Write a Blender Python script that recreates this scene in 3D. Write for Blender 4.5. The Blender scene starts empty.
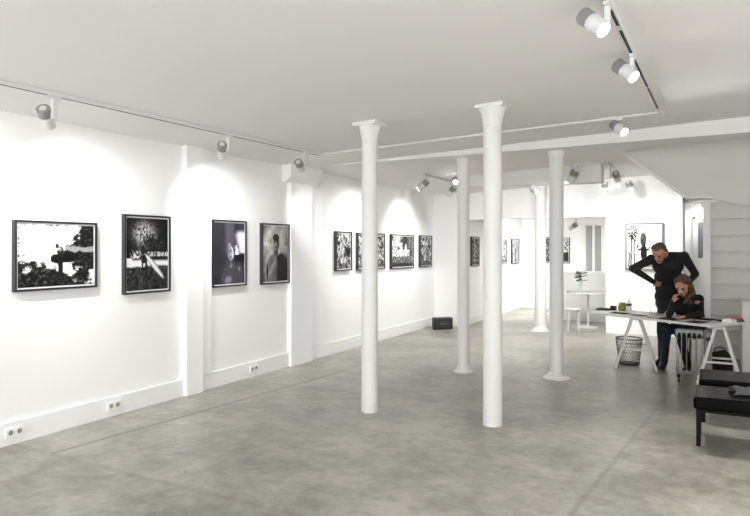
import bpy, bmesh, math, random
import numpy as np
from mathutils import Vector, Matrix, noise

random.seed(7)
PI = math.pi
scene = bpy.context.scene
COL = scene.collection

# ------------------------------------------------------------------ materials
def s2l(c):
    return tuple((v / 12.92) if v <= .04045 else ((v + .055) / 1.055) ** 2.4 for v in c)

def mat(name, rgb, rough=.5, metal=0., spec=.5, noise_amt=0., noise_scale=20., bump=0., coat=0.):
    m = bpy.data.materials.new(name); m.use_nodes = True
    nt = m.node_tree; b = nt.nodes['Principled BSDF']
    col = (*s2l(rgb), 1)
    b.inputs['Base Color'].default_value = col
    b.inputs['Roughness'].default_value = rough
    b.inputs['Metallic'].default_value = metal
    b.inputs['Specular IOR Level'].default_value = spec
    b.inputs['Coat Weight'].default_value = coat
    if noise_amt or bump:
        tc = nt.nodes.new('ShaderNodeTexCoord')
        n = nt.nodes.new('ShaderNodeTexNoise'); n.inputs['Scale'].default_value = noise_scale
        n.inputs['Detail'].default_value = 5
        nt.links.new(tc.outputs['Object'], n.inputs['Vector'])
        if noise_amt:
            r = nt.nodes.new('ShaderNodeValToRGB')
            r.color_ramp.elements[0].position = .3; r.color_ramp.elements[1].position = .7
            r.color_ramp.elements[0].color = tuple(v * (1 - noise_amt) for v in col[:3]) + (1,)
            r.color_ramp.elements[1].color = tuple(min(1, v * (1 + noise_amt)) for v in col[:3]) + (1,)
            nt.links.new(n.outputs['Fac'], r.inputs['Fac']); nt.links.new(r.outputs['Color'], b.inputs['Base Color'])
        if bump:
            bp = nt.nodes.new('ShaderNodeBump'); bp.inputs['Strength'].default_value = bump
            bp.inputs['Distance'].default_value = .01
            nt.links.new(n.outputs['Fac'], bp.inputs['Height']); nt.links.new(bp.outputs['Normal'], b.inputs['Normal'])
    return m

def emit(name, rgb, strength):
    m = bpy.data.materials.new(name); m.use_nodes = True
    nt = m.node_tree; nt.nodes.clear()
    e = nt.nodes.new('ShaderNodeEmission'); e.inputs['Color'].default_value = (*rgb, 1); e.inputs['Strength'].default_value = strength
    o = nt.nodes.new('ShaderNodeOutputMaterial'); nt.links.new(e.outputs[0], o.inputs[0])
    return m

def glassy(name, rgb, alpha, rough=.05):
    m = bpy.data.materials.new(name); m.use_nodes = True
    nt = m.node_tree; b = nt.nodes['Principled BSDF']
    b.inputs['Base Color'].default_value = (*s2l(rgb), 1); b.inputs['Roughness'].default_value = rough
    b.inputs['Alpha'].default_value = alpha
    return m

def print_mat():
    m = bpy.data.materials.new('photographic_paper'); m.use_nodes = True
    nt = m.node_tree; b = nt.nodes['Principled BSDF']
    a = nt.nodes.new('ShaderNodeVertexColor'); a.layer_name = 'image'
    nt.links.new(a.outputs['Color'], b.inputs['Base Color'])
    b.inputs['Roughness'].default_value = .45; b.inputs['Specular IOR Level'].default_value = .2
    return m

def floor_mat():
    m = bpy.data.materials.new('polished_concrete'); m.use_nodes = True
    nt = m.node_tree; N = nt.nodes; L = nt.links; b = N['Principled BSDF']
    tc = N.new('ShaderNodeTexCoord'); sep = N.new('ShaderNodeSeparateXYZ'); L.new(tc.outputs['Object'], sep.inputs[0])
    X, Y = sep.outputs['X'], sep.outputs['Y']
    def val(v):
        if isinstance(v, (int, float)):
            n = N.new('ShaderNodeValue'); n.outputs[0].default_value = v; return n.outputs[0]
        return v
    def M(op, a, c=0., d=None):
        n = N.new('ShaderNodeMath'); n.operation = op
        for i, v in enumerate((a, c) if d is None else (a, c, d)):
            if isinstance(v, (int, float)): n.inputs[i].default_value = v
            else: L.new(v, n.inputs[i])
        return n.outputs[0]
    def noi(scale, detail=6, rough=.6, dist=0., vec=None):
        n = N.new('ShaderNodeTexNoise'); n.inputs['Scale'].default_value = scale; n.inputs['Detail'].default_value = detail
        n.inputs['Roughness'].default_value = rough; n.inputs['Distortion'].default_value = dist
        L.new(vec or tc.outputs['Object'], n.inputs['Vector']); return n.outputs['Fac']
    n1 = noi(.7, 9, .66, .25); n2 = noi(2.4, 9, .70, .3); n3 = noi(9, 6, .7, .2)
    mp = N.new('ShaderNodeMapping'); mp.inputs['Scale'].default_value = (1.3, 3.2, 1.); mp.inputs['Rotation'].default_value = (0, 0, .5)
    L.new(tc.outputs['Object'], mp.inputs['Vector']); n5 = noi(2.2, 8, .7, .5, mp.outputs[0])
    f = M('ADD', M('MULTIPLY', n1, .38), M('ADD', M('MULTIPLY', n2, .30), M('ADD', M('MULTIPLY', n3, .20), M('MULTIPLY', n5, .12))))
    f = M('ADD', M('MULTIPLY', M('SUBTRACT', f, .5), 2.05), .5)
    wob = M('MULTIPLY', M('SUBTRACT', noi(3., 3), .5), .03)
    # hairline saw cuts and old trench lines : |distance| < half width, inside a range
    def seg(x0, y0, x1, y1, w, amt):
        dx, dy = x1 - x0, y1 - y0; l = math.hypot(dx, dy); dx /= l; dy /= l
        px = M('SUBTRACT', X, x0); py = M('SUBTRACT', Y, y0)
        along = M('ADD', M('MULTIPLY', px, dx), M('MULTIPLY', py, dy))
        dist = M('ABSOLUTE', M('ADD', M('ADD', M('MULTIPLY', px, -dy), M('MULTIPLY', py, dx)), wob))
        k = M('SUBTRACT', 1., M('MINIMUM', M('DIVIDE', dist, w), 1.)); k = M('MAXIMUM', k, 0.)
        k = M('MULTIPLY', k, M('MULTIPLY', M('GREATER_THAN', along, 0.), M('LESS_THAN', along, l)))
        return M('MULTIPLY', k, amt)
    def side(x0, y0, x1, y1, soft):     # 1 on the right of the directed line
        dx, dy = x1 - x0, y1 - y0; l = math.hypot(dx, dy); dx /= l; dy /= l
        dd = M('ADD', M('MULTIPLY', M('SUBTRACT', X, x0), dy), M('MULTIPLY', M('SUBTRACT', Y, y0), -dx))
        dd = M('ADD', dd, M('MULTIPLY', wob, 4.))
        n = N.new('ShaderNodeMapRange'); n.inputs['From Min'].default_value = -soft; n.inputs['From Max'].default_value = soft
        n.interpolation_type = 'SMOOTHSTEP'; L.new(dd, n.inputs['Value']); return n.outputs[0]
    lines = seg(-4.66, 3.25, -4.33, 7.3, .04, .75)
    for a in ((-5.15, 3.24, -1.2, 3.2, .05, .25), (-5.12, 6.2, -3.3, 6.24, .03, .5), (-3.3, 6.24, .9, 6.4, .02, .3),
              (-.80, 3.5, -.36, 8.4, .03, .38), (-4.33, 7.3, -4.2, 11.5, .025, .2), (-5.1, 9.1, -1.2, 9.3, .03, .25), (-2.3, 7.2, -2.2, 12.6, .02, .2)):
        lines = M('MAXIMUM', lines, seg(*a))
    f = M('SUBTRACT', f, M('MULTIPLY', side(-5.2, 3.24, 3, 3.2, .12), .07))
    f = M('SUBTRACT', f, M('MULTIPLY', side(-.8, 3.5, -.36, 8.4, .08), .075))
    f = M('ADD', f, M('MULTIPLY', side(-2.2, 12, -2.3, 7.2, .3), .02))
    r = N.new('ShaderNodeValToRGB'); e = r.color_ramp.elements
    e[0].position = .34; e[0].color = (*s2l((.485, .473, .437)), 1)
    e[1].position = .66; e[1].color = (*s2l((.70, .69, .655)), 1)
    k = e.new(.50); k.color = (*s2l((.595, .583, .548)), 1)
    L.new(f, r.inputs['Fac'])
    mx = N.new('ShaderNodeMixRGB'); mx.inputs['Color2'].default_value = (*s2l((.36, .35, .32)), 1)
    L.new(lines, mx.inputs['Fac']); L.new(r.outputs['Color'], mx.inputs['Color1']); L.new(mx.outputs[0], b.inputs['Base Color'])
    rr = N.new('ShaderNodeMapRange'); rr.inputs['From Min'].default_value = .35; rr.inputs['From Max'].default_value = .65
    rr.inputs['To Min'].default_value = .29; rr.inputs['To Max'].default_value = .40
    L.new(n2, rr.inputs['Value']); L.new(rr.outputs[0], b.inputs['Roughness'])
    b.inputs['Specular IOR Level'].default_value = .4
    return m

WALL = mat('white_plaster', (.95, .95, .947), .75, spec=.25, bump=.03, noise_scale=6)
CEIL = mat('white_ceiling_paint', (.93, .92, .912), .85, spec=.2)
TRIM = mat('white_trim_paint', (.93, .93, .925), .5, spec=.3)
IRON = mat('white_painted_iron', (.90, .90, .89), .42, spec=.4, bump=.02, noise_scale=30)
FLOOR = floor_mat()
STAIRM = mat('offwhite_stair_paint', (.86, .85, .825), .6)
BLACKF = mat('charcoal_frame', (.155, .155, .17), .45)
SILVERF = mat('grey_frame', (.42, .42, .43), .4)
MATB = mat('white_mount', (.95, .95, .95), .7)
PRINT = print_mat()
LAMPW = mat('white_lamp_enamel', (.86, .86, .86), .4)
LAMPG = mat('grey_heat_sink', (.60, .60, .60), .45, metal=.2)
SLOT = mat('dark_track_slot', (.12, .12, .13), .6)
LENS_ON = emit('lamp_lens_lit', (1, .985, .95), 30)
SOCK = mat('white_plastic', (.94, .94, .94), .35)
SOCKH = mat('socket_hole_grey', (.60, .60, .60), .6)
BLACKP = mat('black_plastic', (.07, .07, .075), .4)
GRILLE = mat('black_speaker_grille', (.13, .13, .14), .6, bump=.5, noise_scale=200)
BADGE = mat('pale_badge', (.6, .6, .6), .4)
LEATHER = mat('black_leather', (.045, .042, .042), .2, spec=.045, bump=.015, noise_scale=60)
BLKMETAL = mat('black_metal', (.045, .045, .045), .5, spec=.12)
SCARF = mat('grey_knit', (.27, .27, .28), .9, noise_amt=.35, noise_scale=60, bump=.3)
TABLEW = mat('white_laminate', (.90, .90, .89), .35)
TRESTLE = mat('white_lacquered_wood', (.84, .84, .82), .45)
WIRE = mat('silver_wire_mesh', (.40, .41, .40), .4, metal=.6)
RADW = mat('grey_white_radiator', (.56, .56, .545), .35)
RADG = mat('radiator_grey_plastic', (.46, .46, .46), .5)
PAPERW = mat('white_paper', (.93, .93, .93), .7)
PAPERB = mat('black_print_paper', (.07, .07, .075), .85, spec=.08)
PAPERG = mat('grey_print_paper', (.26, .26, .27), .85, spec=.08, noise_amt=.7, noise_scale=14)
BOOKD = mat('dark_book_cover', (.11, .11, .12), .5)
OLIVE = mat('olive_green', (.52, .51, .20), .5, noise_amt=.3, noise_scale=40)
BLUEL = mat('navy_label', (.16, .17, .36), .5)
REDP = mat('red_plastic', (.72, .08, .10), .4)
CLOTH = mat('black_cloth', (.075, .08, .09), .85, noise_amt=.25, noise_scale=25)
CLOTH2 = mat('dark_sweater', (.06, .06, .068), .9, noise_amt=.25, noise_scale=40)
PATCH = mat('pink_patch', (.74, .45, .48), .8)
JEANS = mat('dark_blue_denim', (.085, .11, .165), .85, noise_amt=.3, noise_scale=60)
TROUS = mat('charcoal_trousers', (.12, .125, .14), .85, noise_amt=.2, noise_scale=40)
SKIN = mat('skin', (.70, .49, .41), .5)
LIP = mat('lip', (.56, .32, .29), .5)
EYE = mat('eye_dark', (.12, .09, .08), .3)
SHOE = mat('black_boot', (.06, .058, .056), .5)
HAIRM = mat('short_brown_grey_hair', (.32, .25, .21), .8, noise_amt=.4, noise_scale=120)
HAIRW = mat('long_brown_hair', (.30, .20, .13), .55, noise_amt=.5, noise_scale=90)
LEAF = mat('leaf_green', (.24, .34, .17), .6, noise_amt=.3, noise_scale=30)
STEM = mat('stem_green', (.42, .55, .25), .6)
PETAL = mat('white_petal', (.95, .95, .92), .6)
GLASS = glassy('clear_glass', (.85, .92, .86), .28)
PANE = mat('grey_blind', (.60, .60, .60), .6)
DPANE = mat('dark_grey_door_glass', (.42, .42, .45), .25)
BAG = mat('dark_bag', (.11, .10, .085), .8, noise_amt=.5, noise_scale=15, bump=.5)
CLEARP = glassy('window_pane', (.9, .95, .95), .08)
STEEL = mat('brushed_steel', (.55, .55, .55), .35, metal=.7)

# ------------------------------------------------------------------ mesh helpers
class MB:
    def __init__(s): s.v = []; s.f = []; s.sm = []
    def add(s, vs, fs, smooth=False):
        o = len(s.v); s.v += [tuple(v) for v in vs]; s.f += [tuple(i + o for i in f) for f in fs]; s.sm += [smooth] * len(fs); return s
    def box(s, x0, x1, y0, y1, z0, z1, M=None):
        vs = [Vector((x, y, z)) for z in (z0, z1) for y in (y0, y1) for x in (x0, x1)]
        if M is not None: vs = [M @ v for v in vs]
        return s.add(vs, [(0, 2, 3, 1), (4, 5, 7, 6), (0, 1, 5, 4), (2, 6, 7, 3), (0, 4, 6, 2), (1, 3, 7, 5)])
    def bar(s, a, b, w, d=None, up=(0, 0, 1)):
        a, b = Vector(a), Vector(b); z = (b - a).normalized(); u = Vector(up)
        if abs(z.dot(u)) > .98: u = Vector((0, 1, 0))
        x = z.cross(u).normalized(); y = x.cross(z); d = d or w
        vs = [p + x * sx * w / 2 + y * sy * d / 2 for p in (a, b) for sy in (-1, 1) for sx in (-1, 1)]
        return s.add(vs, [(0, 2, 3, 1), (4, 5, 7, 6), (0, 1, 5, 4), (2, 6, 7, 3), (0, 4, 6, 2), (1, 3, 7, 5)])
    def cone(s, a, b, ra, rb, n=20, caps=True):
        a, b = Vector(a), Vector(b); z = (b - a).normalized(); u = Vector((0, 0, 1)) if abs(z.z) < .95 else Vector((1, 0, 0))
        x = z.cross(u).normalized(); y = z.cross(x)
        vs = [p + (x * math.cos(2 * PI * i / n) + y * math.sin(2 * PI * i / n)) * r for p, r in ((a, ra), (b, rb)) for i in range(n)]
        s.add(vs, [(i, (i + 1) % n, n + (i + 1) % n, n + i) for i in range(n)], True)
        if caps: 
            o = len(s.v) - 2 * n
            s.f += [tuple(o + i for i in reversed(range(n))), tuple(o + n + i for i in range(n))]; s.sm += [False, False]
        return s
    def tube(s, pts, r, n=8):
        for a, b in zip(pts[:-1], pts[1:]): s.cone(a, b, r, r, n)
        return s
    def lathe(s, prof, c=(0, 0, 0), n=32, M=None):
        c = Vector(c); vs = []
        for r, z in prof:
            for i in range(n):
                v = Vector((r * math.cos(2 * PI * i / n), r * math.sin(2 * PI * i / n), z))
                vs.append((M @ v if M is not None else v) + c)
        m = len(prof)
        s.add(vs, [(j * n + i, j * n + (i + 1) % n, (j + 1) * n + (i + 1) % n, (j + 1) * n + i) for j in range(m - 1) for i in range(n)], True)
        o = len(s.v) - m * n
        s.f += [tuple(o + i for i in reversed(range(n))), tuple(o + (m - 1) * n + i for i in range(n))]; s.sm += [False, False]
        return s
    def prism(s, poly, h0, h1, axis='y'):
        # poly is a list of 2-D points, extruded along axis between h0 and h1
        def P(p, h):
            return (p[0], h, p[1]) if axis == 'y' else ((p[0], p[1], h) if axis == 'z' else (h, p[0], p[1]))
        n = len(poly)
        return s.add([P(p, h) for h in (h0, h1) for p in poly],
                     [tuple(range(n)), tuple(reversed(range(n, 2 * n)))] + [(i, n + i, n + (i + 1) % n, (i + 1) % n) for i in range(n)])
    def ball(s, c, r, n=12, M=None):
        rx, ry, rz = r if isinstance(r, tuple) else (r, r, r)
        vs = []; fs = []; m = n // 2
        for j in range(1, m):
            t = PI * j / m
            for i in range(n):
                p = 2 * PI * i / n; v = Vector((rx * math.sin(t) * math.cos(p), ry * math.sin(t) * math.sin(p), rz * math.cos(t)))
                vs.append((M @ v if M is not None else v) + Vector(c))
        for sg in (1, -1):
            v = Vector((0, 0, sg * rz)); vs.append((M @ v if M is not None else v) + Vector(c))
        k = len(vs)
        for j in range(m - 2):
            for i in range(n): fs.append((j * n + i, (j + 1) * n + i, (j + 1) * n + (i + 1) % n, j * n + (i + 1) % n))
        for i in range(n):
            fs.append((k - 2, i, (i + 1) % n)); fs.append((k - 1, (m - 2) * n + (i + 1) % n, (m - 2) * n + i))
        return s.add(vs, fs, True)
    def build(s, name, m, parent=None, bevel=0., loc=(0, 0, 0), seg=2):
        me = bpy.data.meshes.new(name); me.from_pydata(s.v, [], s.f); me.materials.append(m)
        me.polygons.foreach_set('use_smooth', s.sm)
        bm = bmesh.new(); bm.from_mesh(me); bmesh.ops.recalc_face_normals(bm, faces=bm.faces); bm.to_mesh(me); bm.free()
        me.set_sharp_from_angle(angle=math.radians(45)); me.update()
        o = bpy.data.objects.new(name, me); COL.objects.link(o); o.location = loc
        if parent is not None: o.parent = parent
        if bevel:
            b = o.modifiers.new('bevel', 'BEVEL'); b.width = bevel; b.segments = seg; b.limit_method = 'ANGLE'; b.angle_limit = .6
            b.harden_normals = False
        return o

def thing(name, label, cat, loc=(0, 0, 0), rz=0., group=None):
    o = bpy.data.objects.new(name, None); COL.objects.link(o); o.empty_display_size = .1
    o.location = loc; o.rotation_euler = (0, 0, rz); return tag(o, label, cat, group)
def tag(o, label, cat, group=None):
    o['label'] = label; o['category'] = cat
    if group: o['group'] = group
    return o
def struct(name, mb, m, bevel=0., parent=None):
    o = mb.build(name, m, parent, bevel)
    if parent is None: o['kind'] = 'structure'
    return o
def copy_tree(o, parent=None):
    c = o.copy(); COL.objects.link(c)
    if parent is not None: c.parent = parent
    for ch in list(o.children): copy_tree(ch, c)
    return c

# ------------------------------------------------------------------ camera (eye height 1.65 m, level)
F = 630.; TH = math.atan(334 / F); CT, ST = math.cos(TH), math.sin(TH)
cam = bpy.data.cameras.new('camera'); camo = bpy.data.objects.new('camera', cam); COL.objects.link(camo)
cam.sensor_width = 36; cam.lens = F / 750 * 36; cam.shift_y = -10 / 750; cam.clip_start = .05
camo.location = (0, 0, 1.65); camo.rotation_euler = (PI / 2, 0, TH)
scene.camera = camo
def rel(lat, dep, z):            # lateral / depth metres seen from the eye -> room metres
    return Vector((-ST * dep + CT * lat, CT * dep + ST * lat, z))
def px(x, y, d):                 # measured from the photograph: where a body joint is in the room
    lat = (x - 375) / F * d
    return rel(lat, d, 1.65 + (248 - y) / F * d)

# ------------------------------------------------------------------ the room
XL, XR, YB = -5.19, 2.4, -3.2
def cz(x, y=0): return 2.79 + .055 * (x - XL)          # the old ceiling sags towards the left wall
struct('floor', MB().box(XL - .2, XR + .2, YB - .2, 17.6, -.2, 0), FLOOR)
c = MB()
xs = (XL - .2, XR + .2)
c.add([(x, y, cz(x) + dz) for dz in (0, .2) for y in (YB - .2, 13.1) for x in xs],
      [(0, 2, 3, 1), (4, 5, 7, 6), (0, 1, 5, 4), (2, 6, 7, 3), (0, 4, 6, 2), (1, 3, 7, 5)])
struct('ceiling', c, CEIL)
struct('wall_left', MB().box(XL - .2, XL, YB - .2, 12.5, 0, 3.2), WALL)
struct('wall_right', MB().box(XR, XR + .2, YB - .2, 13.6, 0, 3.4), WALL)
struct('wall_left_far', MB().box(XL - .2, -4.58, 12.5, 17.6, 0, 3.2), WALL)
# street side wall behind the viewer with two tall shop windows
w = MB()
w.box(XL, XR, YB - .2, YB, 2.75, 3.4); w.box(XL, XR, YB - .2, YB, 0, .35)
w.box(XL, -4.8, YB - .2, YB, .35, 2.75); w.box(-1.6, -1.2, YB - .2, YB, .35, 2.75); w.box(2.0, XR, YB - .2, YB, .35, 2.75)
struct('wall_front', w, WALL)
for i, (a, b) in enumerate(((-4.8, -1.6), (-1.2, 2.0))):
    fr = MB()
    for x0, x1, z0, z1 in ((a, b, .35, .41), (a, b, 2.69, 2.75), (a, a + .06, .41, 2.69), (b - .06, b, .41, 2.69), ((a + b) / 2 - .03, (a + b) / 2 + .03, .41, 2.69)):
        fr.box(x0, x1, YB - .13, YB - .07, z0, z1)
    wn = struct('window_%d' % (i + 2), fr, TRIM)
    MB().box(a + .06, b - .06, YB - .104, YB - .098, .41, 2.69).build('pane', CLEARP, wn)
# partition with a wide opening to the far room, the wall with the palm picture, the door recess
w = MB(); w.box(-4.58, -1.77, 12.9, 13.15, 2.26, 3.1)
struct('wall_header', w, WALL)
struct('wall_back', MB().box(-1.77, -.43, 12.9, 13.15, 0, 3.12), WALL)
struct('wall_recess', MB().box(-.43, XR, 13.6, 13.8, 0, 3.3).box(-.43, -.40, 13.15, 13.6, 0, 3.3), WALL)
struct('ceiling_recess', MB().box(-.40, XR, 12.95, 13.6, 2.62, 3.3), CEIL)
struct('wall_far', MB().box(-4.58, 1., 17.3, 17.5, 0, 3.), WALL)
struct('wall_far_right', MB().box(.9, 1.1, 13.8, 17.3, 0, 3.), WALL)
struct('ceiling_far', MB().box(-4.58, 1.1, 13.15, 17.3, 2.5, 2.6), CEIL)
# dropped soffit on the rear left
sf = MB()
sf.prism([(-3.62, 10.17), (-1.5, 10.38), (-1.5, 10.72), (-3.62, 10.51)], 2.69, 3.02, 'z')
struct('ceiling_beam_rear', sf, CEIL)
# cross beam above the second row of columns
bm_ = MB()
def beam_y(x): return 7.84 + .1 * (x + 1.7)
bz = lambda x: 2.80 + .022 * (x - XL)
vs = []
for x in (XL, XR):
    for dy in (0, .34):
        for z in (bz(x), cz(x) + .02): vs.append((x, beam_y(x) + dy, z))
bm_.add(vs, [(0, 1, 3, 2), (4, 6, 7, 5), (0, 4, 5, 1), (2, 3, 7, 6), (0, 2, 6, 4), (1, 5, 7, 3)])
struct('ceiling_beam', bm_, CEIL, .01)
# pilasters on the left wall
struct('trim_1', MB().box(XL, -5.12, 5.20, 5.46, 0, 2.795).box(XL, -5.15, 5.461, 5.63, .191, 2.795), WALL, .004)
p = MB().box(XL, -5.12, 7.18, 7.72, 0, 2.56)
p.prism([(XL, 2.56), (-5.12, 2.56), (-5.04, 2.64), (-5.04, 2.80), (XL, 2.79)], 7.06, 7.86)
struct('trim_2', p, WALL, .004)
struct('trim_3', MB().box(XL, -5.165, 7.72, 8.1, .19, 2.79), WALL, .01)
# baseboards
def base(name, segs, axis, q0, q1, h=.19):
    b = MB()
    for a, e in segs:
        if axis == 'y': b.box(q0, q1, a, e, 0, h)
        else: b.box(a, e, q0, q1, 0, h)
    struct(name, b, TRIM, .004)
base('baseboard_left', ((YB, 5.20), (5.46, 7.18), (7.72, 12.5)), 'y', XL, XL + .028)
base('baseboard_left_far', ((12.5, 17.3),), 'y', -4.58, -4.555, .16)
base('baseboard_far', ((-4.555, .9),), 'x', 17.275, 17.3, .16)
# half-height wall in the far room
hw = MB().box(-2.99, -.9, 14.75, 14.87, 0, 1.07).box(-3.0, -.88, 14.73, 14.89, 1.07, 1.1)
struct('wall_half', hw, WALL, .004)
# window with grey blinds in the far wall
fr = MB()
for x0, x1, z0, z1 in ((-2.9, -2.86, 1.02, 2.28), (-2.48, -2.44, 1.02, 2.28), (-2.9, -2.44, 2.24, 2.28), (-2.9, -2.44, 1.0, 1.04), (-2.70, -2.64, 1.04, 2.24)):
    fr.box(x0, x1, 17.24, 17.3, z0, z1)
wn = struct('window_1', fr, TRIM, .004)
MB().box(-2.86, -2.70, 17.27, 17.295, 1.04, 2.24).build('blind', PANE, wn)
MB().box(-2.64, -2.48, 17.27, 17.295, 1.04, 2.24).build('blind', PANE, wn)
# door in the recess
d = MB().box(-.22, .68, 13.56, 13.6, 0, 2.2)
dr = struct('door_1', d, TRIM, .004)
fr = MB().box(-.27, -.22, 13.54, 13.6, 0, 2.25).box(.68, .73, 13.54, 13.6, 0, 2.25).box(-.27, .73, 13.54, 13.6, 2.2, 2.25)
fr.build('door_frame', TRIM, dr, .004)
MB().box(-.185, .0, 13.55, 13.562, 1.46, 2.15).build('door_pane', DPANE, dr)

# ------------------------------------------------------------------ columns
def column(name, x, y, ztop, rb, rt, base_r, cap, label):
    t = thing(name, label, 'column', (x, y, 0), 0, 'slender white iron columns')
    b0 = .10 if base_r else 0.
    c0 = ztop - (.20 if cap else .1)
    MB().lathe([(rb, b0), (rt, c0)], n=36).build('shaft', IRON, t)
    if base_r:
        MB().lathe([(base_r, 0), (base_r, .012), (base_r * .86, .02), (rb + (base_r - rb) * .35, .05), (rb * 1.05, .085), (rb, b0)], n=36).build('base', IRON, t)
    if cap:
        k = MB().lathe([(rt, c0), (rt * 1.06, c0 + .05), (rt * 1.35, c0 + .14), (rt * 1.5, c0 + .16), (rt * 1.5, c0 + .17)], n=36)
        k.box(-cap, cap, -cap, cap, c0 + .165, ztop + .012)
        k.build('capital', IRON, t, .006)
    else:
        MB().lathe([(rt, c0), (rt * 1.15, c0 + .05), (rt * 1.15, ztop)], n=36).build('capital', IRON, t)
    return t
column('column', -3.03, 5.60, cz(-3.0), .084, .078, 0, .128, 'white column with square capital, nearest one to the left wall, hides part of a picture')
column('column', -1.785, 5.71, cz(-1.76), .0885, .086, 0, .132, 'white column with square capital, tallest and nearest to the viewer')
column('column', -2.895, 7.98, bz(-2.87), .08, .078, .13, 0, 'white column with flared foot under the beam, left one of the middle pair')
column('column', -1.71, 8.14, bz(-1.68), .085, .088, .165, 0, 'white column with wide flared foot under the beam, in front of the vase')
column('column', -2.96, 12.6, cz(-2.96), .115, .10, .19, 0, 'farthest white column, standing in the opening to the back room')

# ------------------------------------------------------------------ sockets
def socket(y, label):
    t = thing('wall_socket', label, 'socket', (XL + .028, y, .107), PI / 2, 'double sockets on the left baseboard')
    MB().box(-.08, .08, -.012, 0, -.042, .042).build('cover_plate', SOCK, t, .004)
    for sx in (-.038, .038):
        r = MB().lathe([(.021, 0), (.021, .004), (.016, .004), (.015, -.001)], n=20, M=Matrix.Rotation(PI / 2, 4, 'X'))
        o = r.build('socket_insert', SOCKH, t, loc=(sx, -.013, 0))
socket(3.26, 'white double wall socket at the far left, below the widest picture')
socket(4.26, 'white double wall socket below the second picture, the palm and board one')
socket(6.41, 'white double wall socket on the baseboard between the two pilasters')

# ------------------------------------------------------------------ pictures
def fb(x, y, s, seed=0., o=6):
    return noise.fractal(Vector((x * s + seed, y * s - seed * .7, seed)), o and .55, 2.1, o) 
def sm(a, b, x):
    t = min(1, max(0, (x - a) / (b - a))); return t * t * (3 - 2 * t)
def ell(u, v, cu, cv, ru, rv, ang=0.):
    du, dv = u - cu, v - cv; c_, s_ = math.cos(ang), math.sin(ang)
    return math.hypot((du * c_ + dv * s_) / ru, (-du * s_ + dv * c_) / rv)
def inkmix(a, b, k): return a + (b - a) * k
def art_shore(u, v):
    g = .97
    g = inkmix(g, .5, (1 - sm(.0, .03, abs(v - .52 + .02 * fb(u, 0, 8)))) * (.5 + fb(u, v, 25, 3)) * (u < .62))
    n = fb(u, v, 7, 1.3)
    tree = sm(.0, .10, (u - .66) * 1.3 + .16 - abs(v - .50) * .62 - .5 * max(0, v - .62) * (u < .8) + .26 * n)
    g = inkmix(g, .06 + .35 * max(0, fb(u, v, 22, 9)), tree * (v > .23 + .1 * n))
    g = inkmix(g, .75, (1 - sm(.8, 1.1, ell(u, v, .60, .70, .08, .05))) * .5)
    if abs(v - .60 - .03 * n) < .035 and u > .5: g = inkmix(g, .8, .7)
    bush = sm(.0, .08, .40 - v - .42 * max(0, u - .16) + .20 * n)
    g = inkmix(g, .05 + .40 * max(0, fb(u, v, 20, 4)), bush)
    rock = 1 - sm(.75, 1.05, ell(u, v, .84, .17, .13, .09) + .5 * n)
    g = inkmix(g, .06 + .3 * max(0, fb(u, v, 24, 7)), rock)
    rock = 1 - sm(.75, 1.05, ell(u, v, .52, .12, .2, .05) + .5 * n); g = inkmix(g, .12, rock)
    if (abs(u - .56) / .155) ** 4 + (abs(v - .45 - .04 * (u - .56)) / .075) ** 4 < 1: g = .07
    if abs(u - .535) < .030 + .05 * (v - .24) and .22 < v < .45: g = .08
    if ell(u, v, .52, .20, .07, .035) < 1: g = .1
    if ell(u, v, .535, .56, .045, .09) < 1: g = .12 if u > .52 + .1 * n else .7
    if ell(u, v, .49, .655, .024, .04) < 1: g = .15
    if u < .02 or v < .03 or v > .985: g = inkmix(g, .15, sm(-.1, .3, fb(u, v, 18, 5)))
    return (g, g, g)
def art_board(u, v):
    n = fb(u, v, 9, 2.2); n2 = fb(u, v, 26, 5)
    g = .08 + .06 * n
    blos = 1 - sm(.7, 1.15, ell(u, v, .42, .78, .34, .22) + .6 * n2)
    g = inkmix(g, .92, blos * (.5 + .9 * max(-.4, n2)))
    bush = 1 - sm(.75, 1.1, ell(u, v, .68, .62, .24, .13) + .45 * n); g = inkmix(g, .07 + .35 * max(0, n2), bush)
    if abs(v - .50) < .03 and u > .45: g = inkmix(g, .85, sm(-.1, .2, n2 + .1))
    if .31 < v < .44: g = inkmix(g, .93, sm(.0, .04, min(v - .31 - .02 * n, .44 - v)) * (1 if u < .45 or v < .40 else .85))
    if v < .44 and u < .12: g = inkmix(g, .93, sm(.3, .34, v))
    if v <= .315: g = max(0, .15 + .2 * n2 + .1 * n)
    if ell(u, v, .40, .47, .085, .10) < 1: g = .1
    if ell(u, v, .38, .585, .045, .04) < 1: g = .12
    if ell(u, v, .24, .49, .11, .05) < 1 + .8 * n2: g = .4 + n2
    if abs(u - .37) < .022 and .25 < v < .42 or abs(u - .46) < .02 and .24 < v < .42: g = .1
    if ell(u, v, .67, .325, .29, .05, math.radians(-37)) < 1: g = .9 if ell(u, v, .66, .33, .27, .03, math.radians(-37)) < 1 else .5
    return (g, g, g)
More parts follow.
